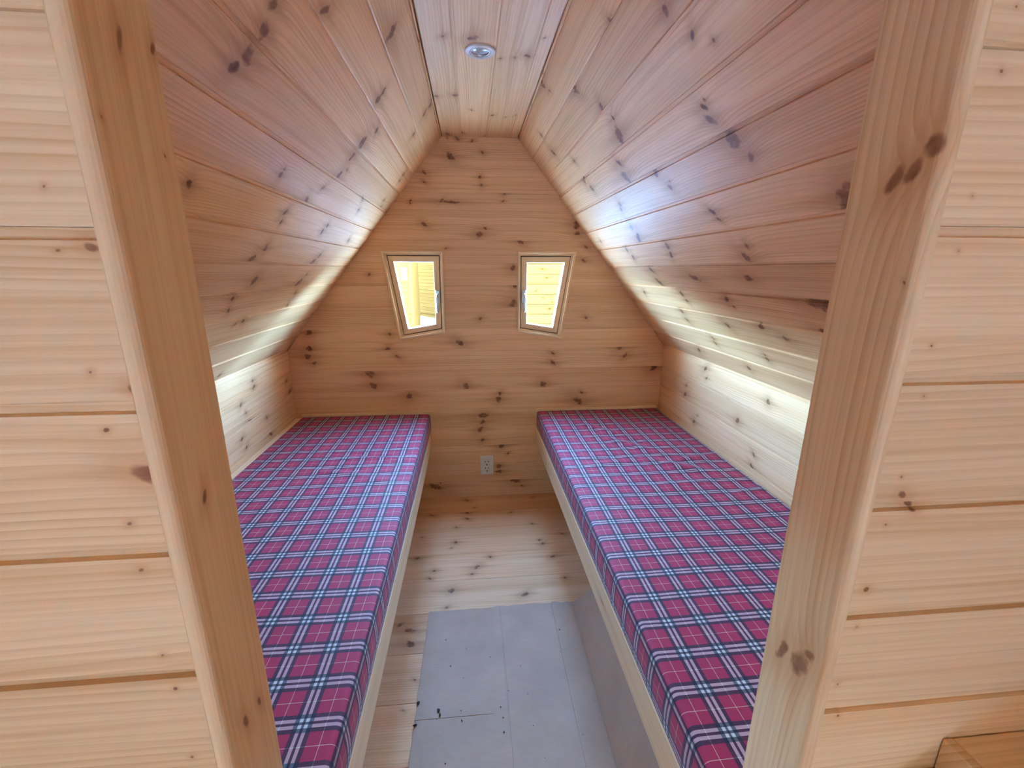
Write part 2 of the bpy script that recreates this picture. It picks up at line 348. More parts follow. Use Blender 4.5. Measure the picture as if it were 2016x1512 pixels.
def plaid_mat():
    N = Nodes('tartan_fabric')
    uv = N.node('ShaderNodeTexCoord').outputs['UV']
    S, T, _ = N.sep(uv)

    def bands(s, period):
        p = N.math('FRACT', N.math('ADD', N.math('DIVIDE', s, period), 0.5))
        c = N.math('ABSOLUTE', N.math('SUBTRACT', p, 0.5))
        r = N.node('ShaderNodeValToRGB')
        r.color_ramp.interpolation = 'CONSTANT'
        e = r.color_ramp.elements
        red, white, cream = (0.36, 0.012, 0.055), (0.57, 0.52, 0.52), (0.66, 0.52, 0.38)
        cols = [(0.0, red), (0.030, white), (0.108, red), (0.205, red), (0.491, cream)]
        e[0].position, e[0].color = 0.0, (*cols[0][1], 1)
        e[1].position, e[1].color = cols[1][0], (*cols[1][1], 1)
        for pos, c3 in cols[2:]:
            q = e.new(pos); q.color = (*c3, 1)
        N.put(r.inputs[0], c)
        dark = N.math('MAXIMUM', N.math('LESS_THAN', c, 0.030), N.math('MULTIPLY', N.math('GREATER_THAN', c, 0.108), N.math('LESS_THAN', c, 0.205)))
        return r.outputs[0], dark
    (a, na), (b, nb) = bands(S, 0.080), bands(T, 0.083)
    tw = N.math('FRACT', N.math('DIVIDE', N.math('ADD', S, T), 0.0022))
    f = N.mapr(tw, 0.35, 0.65, 0.36, 0.64, True)
    f = N.math('ADD', f, N.math('MULTIPLY', N.math('SUBTRACT', na, nb), 0.6), clamp=True)     # the navy threads let the crossing ones show
    col = N.mix(f, a, b)
    dk = N.math('MULTIPLY', N.math('MAXIMUM', na, nb), N.math('MULTIPLY_ADD', tw, 0.10, 0.78))
    col = N.mix(dk, col, (0.010, 0.011, 0.026))
    col = N.mix(N.math('MULTIPLY', N.math('MULTIPLY', na, nb), 0.9), col, (0.010, 0.012, 0.028))
    N.put(N.bsdf.inputs['Base Color'], col)
    N.bsdf.inputs['Roughness'].default_value = 0.7
    N.bsdf.inputs['Specular IOR Level'].default_value = 0.25
    N.bsdf.inputs['Sheen Weight'].default_value = 0.15
    N.bsdf.inputs['Sheen Roughness'].default_value = 0.45
    N.bsdf.inputs['Sheen Tint'].default_value = (0.95, 0.85, 0.95, 1)
    bp = N.node('ShaderNodeBump')
    bp.inputs['Strength'].default_value = 0.15
    bp.inputs['Distance'].default_value = 0.0004
    N.put(bp.inputs['Height'], tw)
    N.put(N.bsdf.inputs['Normal'], bp.outputs[0])
    return N.mat


def glass_mat():
    N = Nodes('window_glass')
    tr = N.node('ShaderNodeBsdfTransparent')
    gl = N.node('ShaderNodeBsdfGlossy'); gl.inputs['Roughness'].default_value = 0.02
    lw = N.node('ShaderNodeLayerWeight')
    fr = N.math('MULTIPLY_ADD', N.math('POWER', lw.outputs['Facing'], 5.0), 0.4, 0.03)
    ms = N.node('ShaderNodeMixShader')
    N.put(ms.inputs[0], fr); N.put(ms.inputs[1], tr.outputs[0]); N.put(ms.inputs[2], gl.outputs[0])
    N.put(N.t.nodes['Material Output'].inputs[0], ms.outputs[0])
    return N.mat


def ground_mat():
    N = Nodes('pale_gravel')
    tc = N.node('ShaderNodeTexCoord')
    n = N.noise(tc.outputs['Object'], 1.4, 4.0)
    v = N.noise(tc.outputs['Object'], 40.0, 2.0)
    col = N.mix(N.mapr(n, 0.35, 0.65), (0.28, 0.275, 0.27), (0.21, 0.205, 0.205))
    col = N.mix(N.mapr(v, 0.35, 0.7), col, (0.35, 0.34, 0.335))
    N.put(N.bsdf.inputs['Base Color'], col)
    N.bsdf.inputs['Roughness'].default_value = 0.9
    return N.mat


PINE = pine('lacquered_pine', (0.89, 0.560, 0.318), (0.58, 0.280, 0.122), (0.80, 0.440, 0.222), (0.17, 0.058, 0.028), (0.50, 0.235, 0.105), rough=0.5, contrast=0.6)
PINE_TRIM = pine('planed_pine', (0.86, 0.630, 0.395), (0.64, 0.375, 0.180), (0.79, 0.530, 0.310), (0.22, 0.080, 0.040), (0.60, 0.315, 0.155), spacing=0.0095, contrast=0.75)
ORANGE = pine('stained_timber', (0.036, 0.0150, 0.0034), (0.020, 0.0075, 0.0014), (0.028, 0.0108, 0.0022), (0.006, 0.002, 0.0005), (0.012, 0.005, 0.0008), rough=0.9, spec=0.0)
CARD = cardboard_mat()
PLAID = plaid_mat()
GLASS = glass_mat()
GROUND = ground_mat()
WHITE_PLASTIC = plain('white_plastic', (0.72, 0.68, 0.62), 0.35)
WHITE_METAL = plain('white_enamel', (0.66, 0.60, 0.55), 0.35, 0.0)
STEEL = plain('brushed_steel', (0.62, 0.60, 0.57), 0.28, 1.0, 0.5)
BLACK = plain('dark_hole', (0.012, 0.010, 0.009), 0.8)
RUBBER = plain('black_gasket', (0.02, 0.018, 0.016), 0.6)
LENS = plain('frosted_lens', (0.42, 0.43, 0.45), 0.15)
ENTRANCE_BLOCKER = plain('grey_green_blocker', (0.044, 0.058, 0.045), 0.9, 0.0, 0.1)  # dark tone chosen to weaken and tint the light entering from the front
HORIZON_DARK = plain('dark_horizon', (0.045, 0.060, 0.035), 0.95, 0.0, 0.1, 0.3, 0.6)  # for the added ring that blocks light from the horizon
CRUMB = plain('wood_crumb', (0.06, 0.03, 0.018), 0.8)


# ------------------------------------------------------------------ the setting: planked shell of the cabin
HW, HT, ZW, ZC = 1.045, 0.188, 0.92, 1.972      # half widths at wall and ceiling, wall height, ceiling height
SL = math.hypot(HW - HT, ZC - ZW)
EX, EZ = (HW - HT) / SL, (ZC - ZW) / SL
YP_F, YP_B, Y_FRONT = -2.054, -1.985, -4.25     # the two faces of the partition, the front gable


def half(z):
    return HW if z <= ZW else HW - (z - ZW) * (HW - HT) / (ZC - ZW)


def set_knots(o, lst, rng=None, L=0.0, W=0.0, u_min=0.0):
    lst = sorted(lst, key=lambda k: -k[2])[:KN]
    if rng is not None and len(lst) == 0 and L > 0.3:
        for _ in range(rng.randint(2, 4)):
            lst.append((u_min + rng.random() * L, rng.uniform(0.15, 0.85) * W, rng.uniform(0.004, 0.013), 0.9))
    for i, k in enumerate(lst):
        o['knot_%d' % i] = [float(k[0]), float(k[1]), float(k[2]), float(k[3])]


def plank(parent, name, origin, ax, ay, v0, v1, u0, u1, knots, mat=None, t=0.016, band=0.0095, depth=0.0035, seed=0, cham=0.002):
    """one tongue-and-groove board lying between v0 and v1 on the plane; u0/u1: ends as numbers or functions of the height v"""
    W = v1 - v0 - 0.0003
    prof = [(0, -t), (0, -cham), (cham, 0), (W - band, 0), (W - band + 0.0012, -depth), (W, -depth), (W, -t)]
    if callable(u0):
        f0, f1 = u0, u1
        e0 = lambda v: f0(v0 + v)
        e1 = lambda v: f1(v0 + v)
        um, L = f0(v0), f1(v0) - f0(v0)
    else:
        e0, e1, um, L = u0, u1, u0, u1 - u0
    vs, fs = extrude_profile(prof, e0, e1)
    ax = Vector(ax); ay = Vector(ay)
    o = mesh_obj(name, vs, fs, mat or PINE, parent, frame_of(Vector(origin) + ay * v0, ax, ay))
    fix_normals(o.data)
    rng = random.Random(seed * 977 + int(v0 * 1000) * 31 + int(um * 100))
    mine = [(a, b - v0, r, e) for a, b, r, e in knots if v0 <= b < v1 and um - 0.05 <= a <= um + L + 0.05]
    set_knots(o, mine, rng, L, W, um)
    return o


def slab(name, origin, ax, ay, u0, u1, v0, v1, t0, t1, mat, kind='structure'):
    o = box(name, u0, u1, v0, v1, -t1, -t0, mat, None, frame_of(origin, ax, ay))
    o['kind'] = kind
    return o


# floor
fl = slab('floor', (0, 0, 0), (1, 0, 0), (0, 1, 0), -1.15, 1.15, -4.35, 0.10, 0.016, 0.09, PINE)
FJ = [0.012 - 0.1865 * k for k in range(0, 24)]
for k in range(23):
    lo, hi = max(FJ[k + 1], Y_FRONT), FJ[k]
    plank(fl, 'floor_board', (0, 0, 0), (1, 0, 0), (0, 1, 0), lo, hi, -HW, HW, KNOTS['floor'], band=0.0012, depth=0.0015, cham=0.0008, seed=1)
# back wall, with its window openings
WIN_CASE = [(0.190, 1.430), (0.508, 1.432), (0.438, 0.963), (0.191, 1.002)]
WIN_BEAD = [(0.200, 1.422), (0.498, 1.424), (0.432, 0.973), (0.201, 1.011)]
WIN_GAP = [(0.2075, 1.4085), (0.482, 1.409), (0.417, 0.988), (0.2085, 1.0225)]
WIN_GLASS = [(0.241, 1.374), (0.446, 1.375), (0.390, 1.024), (0.2415, 1.049)]
mirror = lambda poly: [(-x - 0.0135, z) for x, z in poly][::-1]
bw = slab('wall_back', (0, 0, 0), (1, 0, 0), (0, 0, 1), -1.2, 1.2, -0.09, 2.10, 0.017, 0.062, PINE)
BJ = [0.0] + [0.102 + 0.1153 * k for k in range(17)] + [ZC]
back_boards = []
for k in range(len(BJ) - 1):
    lo, hi = BJ[k], BJ[k + 1]
    h = lambda z: half(z) if not (lo < ZW < hi) else half(lo) + (half(hi) - half(lo)) * (z - lo) / (hi - lo)
    back_boards.append((plank(bw, 'plank', (0, 0, 0), (1, 0, 0), (0, 0, 1), lo, hi, lambda z, h=h: -h(z), lambda z, h=h: h(z), KNOTS['back'], seed=2,
                              band=0.006, depth=0.002, cham=0.0012), lo, hi))


def cut_openings(targets, prisms):
    cutters = []
    for v, f in prisms:
        c = mesh_obj('cutter', v, f)
        fix_normals(c.data)
        cutters.append(c)
    for o in targets:
        for c in cutters:
            m = o.modifiers.new('cut', 'BOOLEAN'); m.operation = 'DIFFERENCE'; m.object = c; m.solver = 'EXACT'
    dg = bpy.context.evaluated_depsgraph_get()
    new = [(o, bpy.data.meshes.new_from_object(o.evaluated_get(dg))) for o in targets]
    for o, me in new:
        o.modifiers.clear()
        o.data = me
    for c in cutters:
        me = c.data
        bpy.data.objects.remove(c); bpy.data.meshes.remove(me)


ps = []
for poly in (WIN_BEAD, mirror(WIN_BEAD)):
    v, f = prism([(x, z) for x, z in poly], -0.3, 0.3)
    ps.append(([(x, y, z) for x, z, y in v], f))
cut_openings([bw] + [o for o, lo, hi in back_boards if hi > 0.95 and lo < 1.44], ps)

# side walls, slopes and ceiling: the bedroom behind the partition, then the entrance room
WJ = [0.0, 0.101, 0.218, 0.335, 0.452, 0.569, 0.686, 0.803, 0.92]
SJ = [0.1125 * k for k in range(13)] + [SL]
CJ = [-0.188, -0.092, 0.028, 0.148, 0.188]
sides = [('wall_right', (HW, 0, 0), (0, -1, 0), (0, 0, 1), WJ, 'wr', 1), ('wall_left', (-HW, 0, 0), (0, 1, 0), (0, 0, 1), WJ, 'wl', -1),
         ('ceiling_right', (HW, 0, ZW), (0, -1, 0), (-EX, 0, EZ), SJ, 'sr', 1), ('ceiling_left', (-HW, 0, ZW), (0, 1, 0), (EX, 0, EZ), SJ, 'sl', -1),
         ('ceiling', (0, 0, ZC), (0, 1, 0), (1, 0, 0), CJ, 'ceil', -1)]
for name, org, ax, ay, J, key, sg in sides:
    a, b = (-0.10, 4.35) if sg > 0 else (-4.35, 0.10)
    core = slab(name, org, ax, ay, a, b, J[0] - 0.08, J[-1] + 0.08, 0.017, 0.09, PINE)
    for k in range(len(J) - 1):
        e = (-0.012, -YP_B) if sg > 0 else (YP_B, 0.012)
        plank(core, 'plank', org, ax, ay, J[k], J[k + 1], e[0], e[1], KNOTS.get(key, []), seed=3 + len(key), depth=0.0055 if key in ('sl', 'sr') else 0.0035, cham=0.0022)
        e = (-YP_F, -Y_FRONT) if sg > 0 else (Y_FRONT, YP_F)
        plank(core, 'plank', org, ax, ay, J[k], J[k + 1], e[0], e[1], [], seed=9 + len(name))

# partition with the doorway
OP, OPZ = 0.3195, 1.755
wf = empty('wall_front', (0, YP_F, 0), kind='structure')
for s in (-1, 1):
    pts = [(s * OP, 0), (s * HW, 0), (s * HW, ZW), (s * half(OPZ), OPZ), (s * OP, OPZ)]
    v, f = prism(pts, 0.018, YP_B - YP_F)
    o = mesh_obj('partition_core', [(x, YP_F + y, z) for x, z, y in v], f, PINE, wf); fix_normals(o.data)
v, f = prism([(-half(OPZ), OPZ), (half(OPZ), OPZ), (HT, ZC), (-HT, ZC)], 0.018, YP_B - YP_F)
o = mesh_obj('partition_core', [(x, YP_F + y, z) for x, z, y in v], f, PINE, wf); fix_normals(o.data)
for s in (-1, 1):
    J = [(0.853 if s < 0 else 0.861) + 0.128 * k for k in range(-6, 9)]
    J = [0.0] + [z for z in J if 0.06 < z < ZC - 0.03] + [ZC]
    for k in range(len(J) - 1):
        lo, hi = J[k], J[k + 1]
        h = (lambda z: half(z)) if not (lo < ZW < hi) else (lambda z, lo=lo, hi=hi: half(lo) + (half(hi) - half(lo)) * (z - lo) / (hi - lo))
        inner = OP if lo < OPZ - 0.03 else 0.0
        if half(hi) < inner + 0.01:
            inner = 0.0
        if s < 0:
            e0, e1 = (lambda z, h=h: -h(z)), (lambda z, inner=inner: -inner)
        else:
            e0, e1 = (lambda z, inner=inner: inner), (lambda z, h=h: h(z))
        plank(wf, 'plank', (0, YP_F, 0), (1, 0, 0), (0, 0, 1), lo, hi, e0, e1, KNOTS['part'], t=0.0178, band=0.009, depth=0.005, seed=20 + s, mat=PINE_TRIM, cham=0.0015)
# door jambs: rounded boards lining the opening
dj = empty('door_1', (0, YP_F, 0), kind='structure')
YJ0, YJ1 = -2.062, -1.974


def jamb_profile(w, d, r, n=5):
    """cross-section: x = thickness away from the opening (0 = face), y = depth; the arrises on the room side are rounded"""
    p = []
    for i in range(n + 1):
        t = math.pi / 2 * i / n
        p.append((r - r * math.cos(t), r - r * math.sin(t)))
    q = [(w - 0.003, 0.0), (w, 0.003), (w, d), (0.002, d), (0.0, d - 0.002)]
    return p + q


for s in (-1, 1):
    prof = jamb_profile(0.0128, YJ1 - YJ0, 0.0085)
    n = len(prof)
    # local axes: x up along the jamb, y along the depth (towards the bedroom), z away from the wood (into the opening)
    L = OPZ
    vs, fs = [], []
    M = frame_of((s * 0.306, 0.0, 0.0), (0, 0, 1), (0, 1, 0))
    sgn = 1 if M.to_3x3().col[2].x * s < 0 else -1      # local z points into the opening
    prof3 = [(YJ0 + d, -sgn * th) for th, d in prof]
    vs, fs = extrude_profile(prof3, 0.0, L)
    o = mesh_obj('jamb', vs, fs, PINE_TRIM, dj, M)
    fix_normals(o.data)
    set_knots(o, [(a, b, r, e) for a, b, r, e in KNOTS['jl' if s < 0 else 'jr']])
vs, fs = extrude_profile([(YJ0, 0), (YJ0, 0.0128), (YJ1, 0.0128), (YJ1, 0)], -0.319, 0.319)
o = mesh_obj('head_jamb', vs, fs, PINE_TRIM, dj, frame_of((0, 0, OPZ - 0.0128), (1, 0, 0), (0, 1, 0))); fix_normals(o.data)

# front gable behind the camera, with the open entrance on its left side and an added unseen wall opposite to dim its light
DX0, DX1, DZ0, DZ1 = ENTRANCE
wg = empty('wall_gable', (0, Y_FRONT, 0), kind='structure')
for pts in ([(-HW, 0), (DX0, 0), (DX0, DZ1), (-half(DZ1), DZ1), (-HW, ZW)], [(DX1, 0), (HW, 0), (HW, ZW), (half(DZ1), DZ1), (DX1, DZ1)],
            [(DX0, 0), (DX1, 0), (DX1, DZ0), (DX0, DZ0)], [(-half(DZ1), DZ1), (half(DZ1), DZ1), (HT, ZC), (-HT, ZC)]):
    v, f = prism(pts, -0.09, 0.0)
    o = mesh_obj('gable_panel', [(x, Y_FRONT + y, z) for x, z, y in v], f, PINE, wg); fix_normals(o.data)
box('entrance_light_blocker', -9, 9, -7.6, -7.3, -0.27, 5.5, ENTRANCE_BLOCKER)['kind'] = 'structure'  # added out of view, blocks the sky before the open entrance


# windows
def ring_pieces(name, outer, inner, n0, n1, mat, parent, cham=0.0):
    """mitred frame pieces between two polygons given as (x, z) on the back wall; n0..n1 = depth out of the wall plane into the room"""
    cx = sum(p[0] for p in outer) / len(outer); cz = sum(p[1] for p in outer) / len(outer)
    res = []
    for i in range(len(outer)):
        j = (i + 1) % len(outer)
        a, b, c, d = outer[i], outer[j], inner[j], inner[i]
        ax = Vector((b[0] - a[0], 0, b[1] - a[1])).normalized()
        ay = Vector((0, -1, 0)).cross(ax)
        inw = Vector((cx - a[0], 0, cz - a[1])).dot(ay)
        if inw < 0:
            a, b, c, d = b, a, d, c
            ax = -ax; ay = -ay
        M = frame_of((a[0], 0, a[1]), ax, ay)
        loc = [((p[0] - a[0]) * ax.x + (p[1] - a[1]) * ax.z, (p[0] - a[0]) * ay.x + (p[1] - a[1]) * ay.z) for p in (a, b, c, d)]
        v, f = prism(loc, n0, n1)
        if cham:
            top = v[4:]
            mx = sum(p[0] for p in loc) / 4; my = sum(p[1] for p in loc) / 4
            v = v[:4] + [(x, y, n1 - cham) for x, y, _ in top] + [(x + (cham if x < mx else -cham) * 0.9, y + (cham if y < my else -cham), n1) for x, y, _ in top]
            f = [(0, 1, 2, 3), (8, 9, 10, 11)] + [(k, (k + 1) % 4, 4 + (k + 1) % 4, 4 + k) for k in range(4)] + [(4 + k, 4 + (k + 1) % 4, 8 + (k + 1) % 4, 8 + k) for k in range(4)]
        o = mesh_obj(name, v, f, mat, parent, M)
        fix_normals(o.data)
        res.append(o)
    return res


def inset(poly, d):
    """inward offset of a convex polygon"""
    n = len(poly); out = []
    cx = sum(p[0] for p in poly) / n; cz = sum(p[1] for p in poly) / n
    lines = []
    for i in range(n):
        a, b = poly[i], poly[(i + 1) % n]
        dx, dz = b[0] - a[0], b[1] - a[1]; l = math.hypot(dx, dz); nx, nz = -dz / l, dx / l
        if (cx - a[0]) * nx + (cz - a[1]) * nz < 0:
            nx, nz = -nx, -nz
        lines.append((nx, nz, nx * (a[0] + nx * d) + nz * (a[1] + nz * d)))
    for i in range(n):
        (a1, b1, c1), (a2, b2, c2) = lines[i - 1], lines[i]
        det = a1 * b2 - a2 * b1
        out.append(((c1 * b2 - c2 * b1) / det, (a1 * c2 - a2 * c1) / det))
    return out


def build_window(name, flip):
    mm = mirror if flip else (lambda p: p)
    g = lambda p: mm(p)
    case, bead, gap, glass = g(WIN_CASE), g(WIN_BEAD), g(WIN_GAP), g(WIN_GLASS)
    w = empty(name, (sum(p[0] for p in case) / 4, 0, 0.963), kind='structure')
    ring_pieces('casing', case, inset(case, 0.0125), 0.0003, 0.0085, PINE_TRIM, w, cham=0.002)
    ring_pieces('frame', inset(bead, 0.0005), gap, -0.060, -0.003, PINE_TRIM, w, cham=0.001)
    gk = ring_pieces('gasket', inset(gap, 0.0003), inset(gap, 0.008), -0.030, -0.015, RUBBER, w)
    so = inset(gap, 0.0042)
    ring_pieces('sash_rail', so, glass, -0.048, -0.0015, PINE_TRIM, w, cham=0.0015)
    gi = inset(glass, -0.004)
    v, f = prism(gi, -0.002, 0.002)
    mesh_obj('glass_pane', [(x, 0.030 + y, z) for x, z, y in v], f, GLASS, w)
    # handle on the upright stile nearest the middle of the wall
    hx = -0.2385 if flip else 0.2255
    bm = bmesh.new()
    box_bm(bm, -0.011, 0.011, -0.0105, -0.0012, -0.034, 0.034, 0.004, 2)
    h = bm_obj('handle', bm, STEEL, w, Matrix.Translation((hx, 0, 1.195)), smooth=False)
    bm = bmesh.new()
    prof = [(-0.010, 0.012, 0.0075), (-0.030, 0.012, 0.0075), (-0.038, 0.006, 0.0075), (-0.040, -0.010, 0.0080), (-0.039, -0.035, 0.0085), (-0.036, -0.060, 0.0080), (-0.032, -0.078, 0.0055), (-0.031, -0.083, 0.002)]
    rings = []
    for k, (yy, zz, r) in enumerate(prof):
        if k < 2:
            dirv = Vector((0, -1, 0)); u = Vector((1, 0, 0)); w2 = Vector((0, 0, 1))
        elif k == 2:
            u = Vector((1, 0, 0)); w2 = Vector((0, -0.7, 0.7))
        else:
            u = Vector((1, 0, 0)); w2 = Vector((0, -0.6, 0.0))
        rings.append([bm.verts.new(Vector((0, yy, zz)) + u * (r * math.cos(a)) + w2 * (r * math.sin(a))) for a in [2 * math.pi * q / 10 for q in range(10)]])
    for a, b in zip(rings[:-1], rings[1:]):
        for q in range(10):
            bm.faces.new((a[q], a[(q + 1) % 10], b[(q + 1) % 10], b[q]))
    bm.faces.new(rings[0]); bm.faces.new(rings[-1])
    bm_obj('lever', bm, STEEL, h, Matrix.Translation((hx, 0, 1.195)), smooth=True)
    return w


build_window('window_1', True)
build_window('window_2', False)

# battens lying along the walls beside the mattresses
o = box('trim_1', -1.985 + 0.01, -0.002, 0, 0.030, 0, 0.09, PINE_TRIM, None, frame_of((-HW, 0, 0.443), (0, 1, 0), (1, 0, 0)) @ Matrix.Scale(-1, 4, (0, 0, 1)), 0.003)
fix_normals(o.data)
o['kind'] = 'structure'
o = box('trim_2', -1.985 + 0.01, -0.002, -0.016, 0, 0, 0.085, PINE_TRIM, None, frame_of((HW, 0, 0.443), (0, 1, 0), (1, 0, 0)) @ Matrix.Scale(-1, 4, (0, 0, 1)), 0.003)
fix_normals(o.data)
o['kind'] = 'structure'


for k, (xa, xb) in enumerate(((-1.012, -0.3), (0.303, 1.026))):
    box('trim_%d' % (3 + k), xa, xb, -0.0135, -0.0003, 0.443, 0.553, PINE_TRIM, None, None, 0.002)['kind'] = 'structure'

# ------------------------------------------------------------------ the two bunks
def bunk(s, label):
    b = empty('bunk', (s * 0.66, -0.99, 0), label, 'bunk', 'sleeping bunks')
    mx = lambda a, c: (min(s * a, s * c), max(s * a, s * c))
    x0, x1 = mx(0.3252, 1.043)
    box('platform', x0, x1, YP_B + 0.002, -0.002, 0.4215, 0.4405, PINE_TRIM, b)
    # front rail: local x along its length
    if s > 0:
        M = frame_of((0.305, 0, 0.343), (0, -1, 0), (0, 0, 1)); u0, u1 = 0.002, -YP_B - 0.002
        key = 'rr'
    else:
        M = frame_of((-0.305, 0, 0.343), (0, 1, 0), (0, 0, 1)); u0, u1 = YP_B + 0.002, -0.002
        key = None
    # local z points to the aisle; the board stands behind that face
    o = box('front_rail', u0, u1, 0, 0.0975, -0.0198, 0.0002, PINE_TRIM, b, M, 0.0025)
    if key:
        set_knots(o, [(1.35, 0.045, 0.004, 6.0), (0.36, 0.03, 0.004, 4.0)])
    M2 = frame_of((s * HW, 0, 0.36), (0, -1, 0) if s > 0 else (0, 1, 0), (0, 0, 1))
    box('wall_batten', u0, u1, 0, 0.060, 0.0005, 0.035, PINE_TRIM, b, M2, 0.002)
    return b


bunk(-1, 'pine plank bunk along the left wall, carrying the left tartan mattress')
bunk(1, 'pine plank bunk along the right wall, above the folded cardboard flap')


def mattress(s, label, wr):
    x_in, x_out = 0.3075, (1.0075 if s < 0 else 1.026)
    zb, zt, r = 0.4415, 0.546, 0.014
    y0, y1 = YP_B + 0.004, -0.0145
    s0, t0 = (0.377, -1.435) if s > 0 else (-0.378, -1.434)
    # cross-section from the bottom of the aisle side over the top to the bottom of the wall side, as (x, z, s) with s the fabric coordinate
    ps = []
    for k in range(7):
        z = zb + (zt - r - zb) * k / 6
        bulge = 0.0035 * math.sin(math.pi * k / 6)
        ps.append((x_in - bulge, z, x_in - (zt - z)))
    for k in range(1, 6):
        a = math.pi / 2 * k / 6
        ps.append((x_in + r - r * math.cos(a), zt - r + r * math.sin(a), x_in + r * (k / 6)))
    nx = 46
    for k in range(nx + 1):
        x = x_in + r + (x_out - x_in - 2 * r) * k / nx
        ps.append((x, zt, x))
    for k in range(1, 6):
        a = math.pi / 2 * k / 6
        ps.append((x_out - r + r * math.sin(a), zt - r + r * math.cos(a), x_out - r + r * (k / 6)))
    for k in range(5):
        z = zt - r - (zt - r - zb) * k / 4
        ps.append((x_out, z, x_out + (zt - r - z)))
    ny = 150
    verts, uvs, faces = [], [], []
    n = len(ps)
    from mathutils import noise as mnoise
    for j in range(ny + 1):
        y = y0 + (y1 - y0) * j / ny
        for x, z, sc in ps:
            top = max(0.0, min(1.0, (z - (zt - r)) / r))
            e = min(1.0, max(0.0, min(x - x_in, x_out - x) / 0.06))
            dz = 0.0025 * mnoise.noise((x * 3.0, y * 2.2, s * 5.0)) * e
            shift_s = 0.0035 * mnoise.noise((x * 2.4, y * 3.1, 7.0 + s)) * top
            shift_t = 0.0045 * mnoise.noise((x * 2.7, y * 2.2, 3.0 + s)) * top
            for (cx, cy_, ang, ln, wd, hgt) in wr:
                dx, dy = x - cx, y - cy_
                al = dx * math.cos(ang) + dy * math.sin(ang)
                ac = -dx * math.sin(ang) + dy * math.cos(ang)
                env = math.exp(-(al / ln) ** 2)
                q = ac / wd
                ridge = (math.exp(-q * q) - 0.55 * math.exp(-((q - 1.7) ** 2)))
                dz += 0.75 * hgt * env * ridge * top
                sl = math.exp(-q * q) * q * 2.2 * hgt * env * 0.6 * top
                shift_t += sl * math.cos(ang); shift_s -= sl * math.sin(ang)
            endz = -0.010 * max(0.0, 1 - min(y - y0, y1 - y) / 0.02) ** 2 * top
            verts.append((s * x, y, z + dz * top + endz))
            uvs.append((s * sc - s0 + shift_s * s, y - t0 + shift_t))
    for j in range(ny):
        for i in range(n - 1):
            a = j * n + i
            faces.append((a, a + 1, a + n + 1, a + n))
    faces.append(tuple(range(n))); faces.append(tuple(range(ny * n, ny * n + n))[::-1])
    faces.append(tuple([0, n - 1, ny * n + n - 1, ny * n]))
    org = Vector((s * 0.66, -0.99, zb))
    o = mesh_obj('mattress', [Vector(v) - org for v in verts], faces, PLAID, None, Matrix.Translation(org), uvs, smooth=True)
    fix_normals(o.data)
    return tag(o, label, 'mattress', 'tartan mattresses')


mattress(-1, 'red tartan mattress on the left bunk, with one crease across it',
         [(0.46, -0.62, 0.15, 0.16, 0.016, 0.0085), (0.62, -0.74, 0.25, 0.13, 0.018, 0.006), (0.36, -0.60, -0.1, 0.06, 0.012, 0.006), (0.42, -0.82, 0.3, 0.08, 0.02, 0.004)])
mattress(1, 'red tartan mattress on the right bunk, rumpled in the middle',
         [(0.80, -0.80, -0.55, 0.10, 0.024, 0.009), (0.66, -0.55, -0.8, 0.12, 0.026, 0.008), (0.92, -0.72, 0.2, 0.10, 0.020, 0.007), (0.50, -0.75, 0.15, 0.10, 0.022, 0.0055), (0.58, -0.33, -0.9, 0.10, 0.022, 0.007), (0.98, -1.02, 0.3, 0.08, 0.02, 0.006), (0.74, -0.95, 0.1, 0.12, 0.024, 0.005)])


